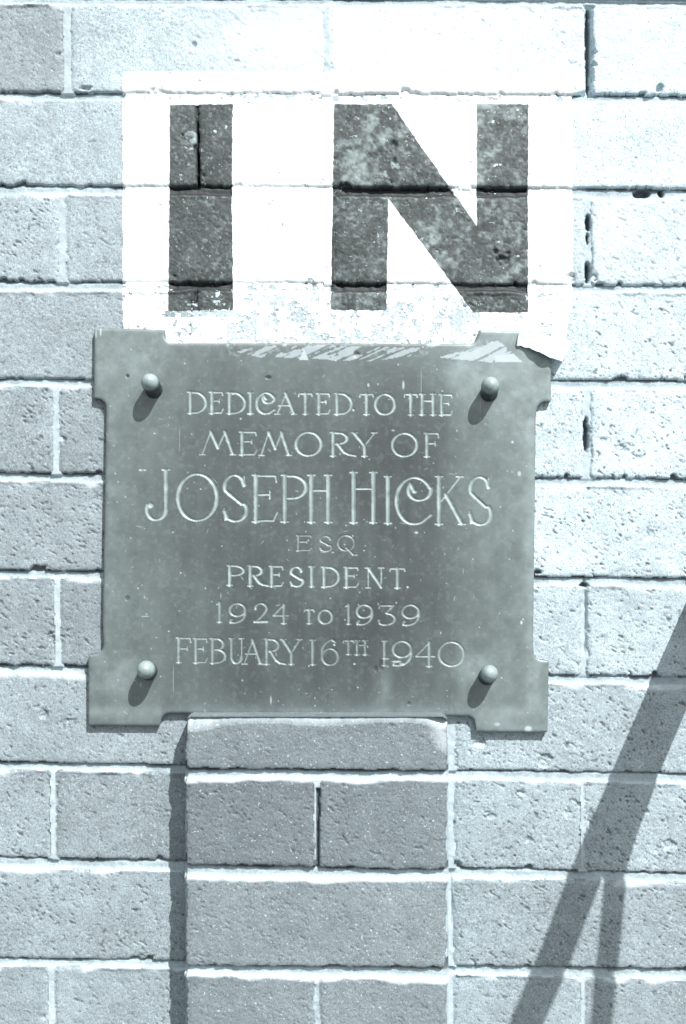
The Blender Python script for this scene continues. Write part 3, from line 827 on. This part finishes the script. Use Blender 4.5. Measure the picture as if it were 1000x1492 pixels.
# bolts
def lathe(name, prof, mat, nseg=28):
    """profile (radius, height along -y)"""
    v = []; f = []
    for (r_, h_) in prof:
        for s_ in range(nseg):
            a_ = 2 * math.pi * s_ / nseg
            v.append((r_ * math.cos(a_), -h_, r_ * math.sin(a_)))
    for i in range(len(prof) - 1):
        for s_ in range(nseg):
            t_ = (s_ + 1) % nseg
            f.append((i * nseg + s_, (i + 1) * nseg + s_, (i + 1) * nseg + t_, i * nseg + t_))
    v.append((0, -prof[-1][1] - .0001, 0))
    b0 = (len(prof) - 1) * nseg
    for s_ in range(nseg): f.append((b0 + s_, len(v) - 1, b0 + (s_ + 1) % nseg))
    me = bpy.data.meshes.new(name); me.from_pydata(v, [], f); me.update()
    me.polygons.foreach_set('use_smooth', [True] * len(me.polygons))
    me.materials.append(mat)
    return me
R = .0078; L = .0190
prof = [(R * 1.02, 0), (R * .97, .002), (R * .95, L * .5), (R * .97, L * .8), (R, L)] + [(R * math.cos(math.radians(a_)), L + R * 1.45 * math.sin(math.radians(a_))) for a_ in (12, 25, 38, 50, 62, 74, 84)]
bm_ = lathe('bolt', prof, MS)
tipa = bm_.attributes.new('tip', 'FLOAT', 'POINT')
for v_, d_ in zip(bm_.vertices, tipa.data): d_.value = float(sstep(L - .001, L + .0058, -v_.co.y))
for (u_, v_) in [(219, 557), (717, 562), (211, 975), (714, 983)]:
    o = bpy.data.objects.new('bolt', bm_)
    k = (D - PT - L - .006) / (D - PT)                      # the head is nearer the camera than its foot
    p = PV(500 + (u_ - 500) * k, 746 + (v_ - 746) * k + 7, PT - .0012)
    o.location = p
    o.rotation_euler = (random.uniform(-.24, -.15), 0, random.uniform(-.05, .05))
    o.scale = [random.uniform(.95, 1.06)] * 3
    link(o, plaque)

# ------------------------------------------------------------------ torn paper on the upper right corner of the plaque
def sheet():
    nu, nv_ = 22, 9
    top = [(757, 482), (775, 481), (800, 489), (834, 500)]
    bot_ = [(753, 503), (772, 507), (797, 518), (819, 527)]
    tl, bl = [.0098, .0098, .0095, .0040], [.0100, .0135, .0160, .0150]
    def itp(pts, t):
        t = t * 3; k = min(int(t), 2); f_ = t - k
        return tuple(a_ + (b_ - a_) * f_ for a_, b_ in zip(pts[k], pts[k + 1]))
    def its(pts, t):
        t = t * 3; k = min(int(t), 2); f_ = t - k
        return pts[k] + (pts[k + 1] - pts[k]) * f_
    v = []; f = []
    rr = random.Random(2)
    for side in (0, 1):
        for i in range(nu):
            for j in range(nv_):
                s_, t_ = i / (nu - 1), j / (nv_ - 1)
                a_, b_ = itp(top, s_), itp(bot_, s_)
                da, db = its(tl, s_), its(bl, s_)
                d_ = da + (db - da) * (t_ ** 1.5) + .0010 * math.sin(9 * s_ + 3 * t_) + .0004 * math.sin(23 * s_ - 7 * t_)
                jag = (rr.uniform(-1, 1) if j == nv_ - 1 and side == 0 else 0) * 1.0
                p = PV(a_[0] + (b_[0] - a_[0]) * t_, a_[1] + (b_[1] - a_[1]) * t_ + jag, d_)
                v.append((p.x, p.y + side * .0005, p.z))
    N = nu * nv_
    for i in range(nu - 1):
        for j in range(nv_ - 1):
            a_ = i * nv_ + j
            f.append((a_, a_ + 1, a_ + nv_ + 1, a_ + nv_))
            f.append((N + a_, N + a_ + nv_, N + a_ + nv_ + 1, N + a_ + 1))
    for i in range(nu - 1):
        for j in (0, nv_ - 1):
            a_ = i * nv_ + j; f.append((a_, a_ + nv_, N + a_ + nv_, N + a_))
    for j in range(nv_ - 1):
        for i in (0, nu - 1):
            a_ = i * nv_ + j; f.append((a_, a_ + 1, N + a_ + 1, N + a_))
    me = bpy.data.meshes.new('paper_scrap'); me.from_pydata(v, [], f); me.update(); me.materials.append(MPAP)
    return tag(link(bpy.data.objects.new('paper_scrap', me)), 'torn white scrap curling off the upper right corner of the plaque', 'paper scrap')
sheet()

# ------------------------------------------------------------------ forked iron bracket on the wall beside the picture (its shadow crosses the bricks)
br = tag(empty('wall_bracket', (0, 0, 0)), 'forked iron bracket standing out from the wall, casting two slanting bar shadows', 'bracket')
def shadow_pt(u_, v_, z_ref):
    """point on the way to the sun from wall pixel (u,v), at world height z_ref"""
    p = PV(u_, v_)
    t_ = (z_ref - p.z) / SY
    return Vector((p.x + SX * t_, -t_, z_ref))
def tube(name, pts, r_, parent, mat, n=14):
    v = []; f = []
    for k, p in enumerate(pts):
        a_ = pts[max(k - 1, 0)]; b_ = pts[min(k + 1, len(pts) - 1)]
        q = (b_ - a_).to_track_quat('Z', 'Y')
        for s_ in range(n):
            an = 2 * math.pi * s_ / n
            v.append(p + q @ Vector((r_ * math.cos(an), r_ * math.sin(an), 0)))
    for k in range(len(pts) - 1):
        for s_ in range(n):
            t_ = (s_ + 1) % n
            f.append((k * n + s_, k * n + t_, (k + 1) * n + t_, (k + 1) * n + s_))
    f.append(tuple(range(n - 1, -1, -1))); f.append(tuple((len(pts) - 1) * n + s_ for s_ in range(n)))
    me = bpy.data.meshes.new(name); me.from_pydata(v, [], f); me.update(); me.materials.append(mat)
    return link(bpy.data.objects.new(name, me), parent)
zr = PV(1030, 868).z
A = [shadow_pt(*q, zr) for q in ((1030, 868), (978, 985), (922, 1115), (850, 1285), (802, 1410), (767, 1492), (752, 1530))]
B = [shadow_pt(*q, zr) for q in ((1054, 868), (1004, 985), (950, 1115), (914, 1212), (900, 1260), (896, 1290), (884, 1410), (876, 1492), (872, 1530))]
tube('arm', A, .0143, br, MI)
tube('arm', B, .0092, br, MI)
p = PV(1085, 868)
link(bpy.data.objects.new('wall_plate', box_mesh('wall_plate', p.x - .047, p.x + .047, -.006, .002, p.z - .035, p.z + .06, MI, .002)), br)
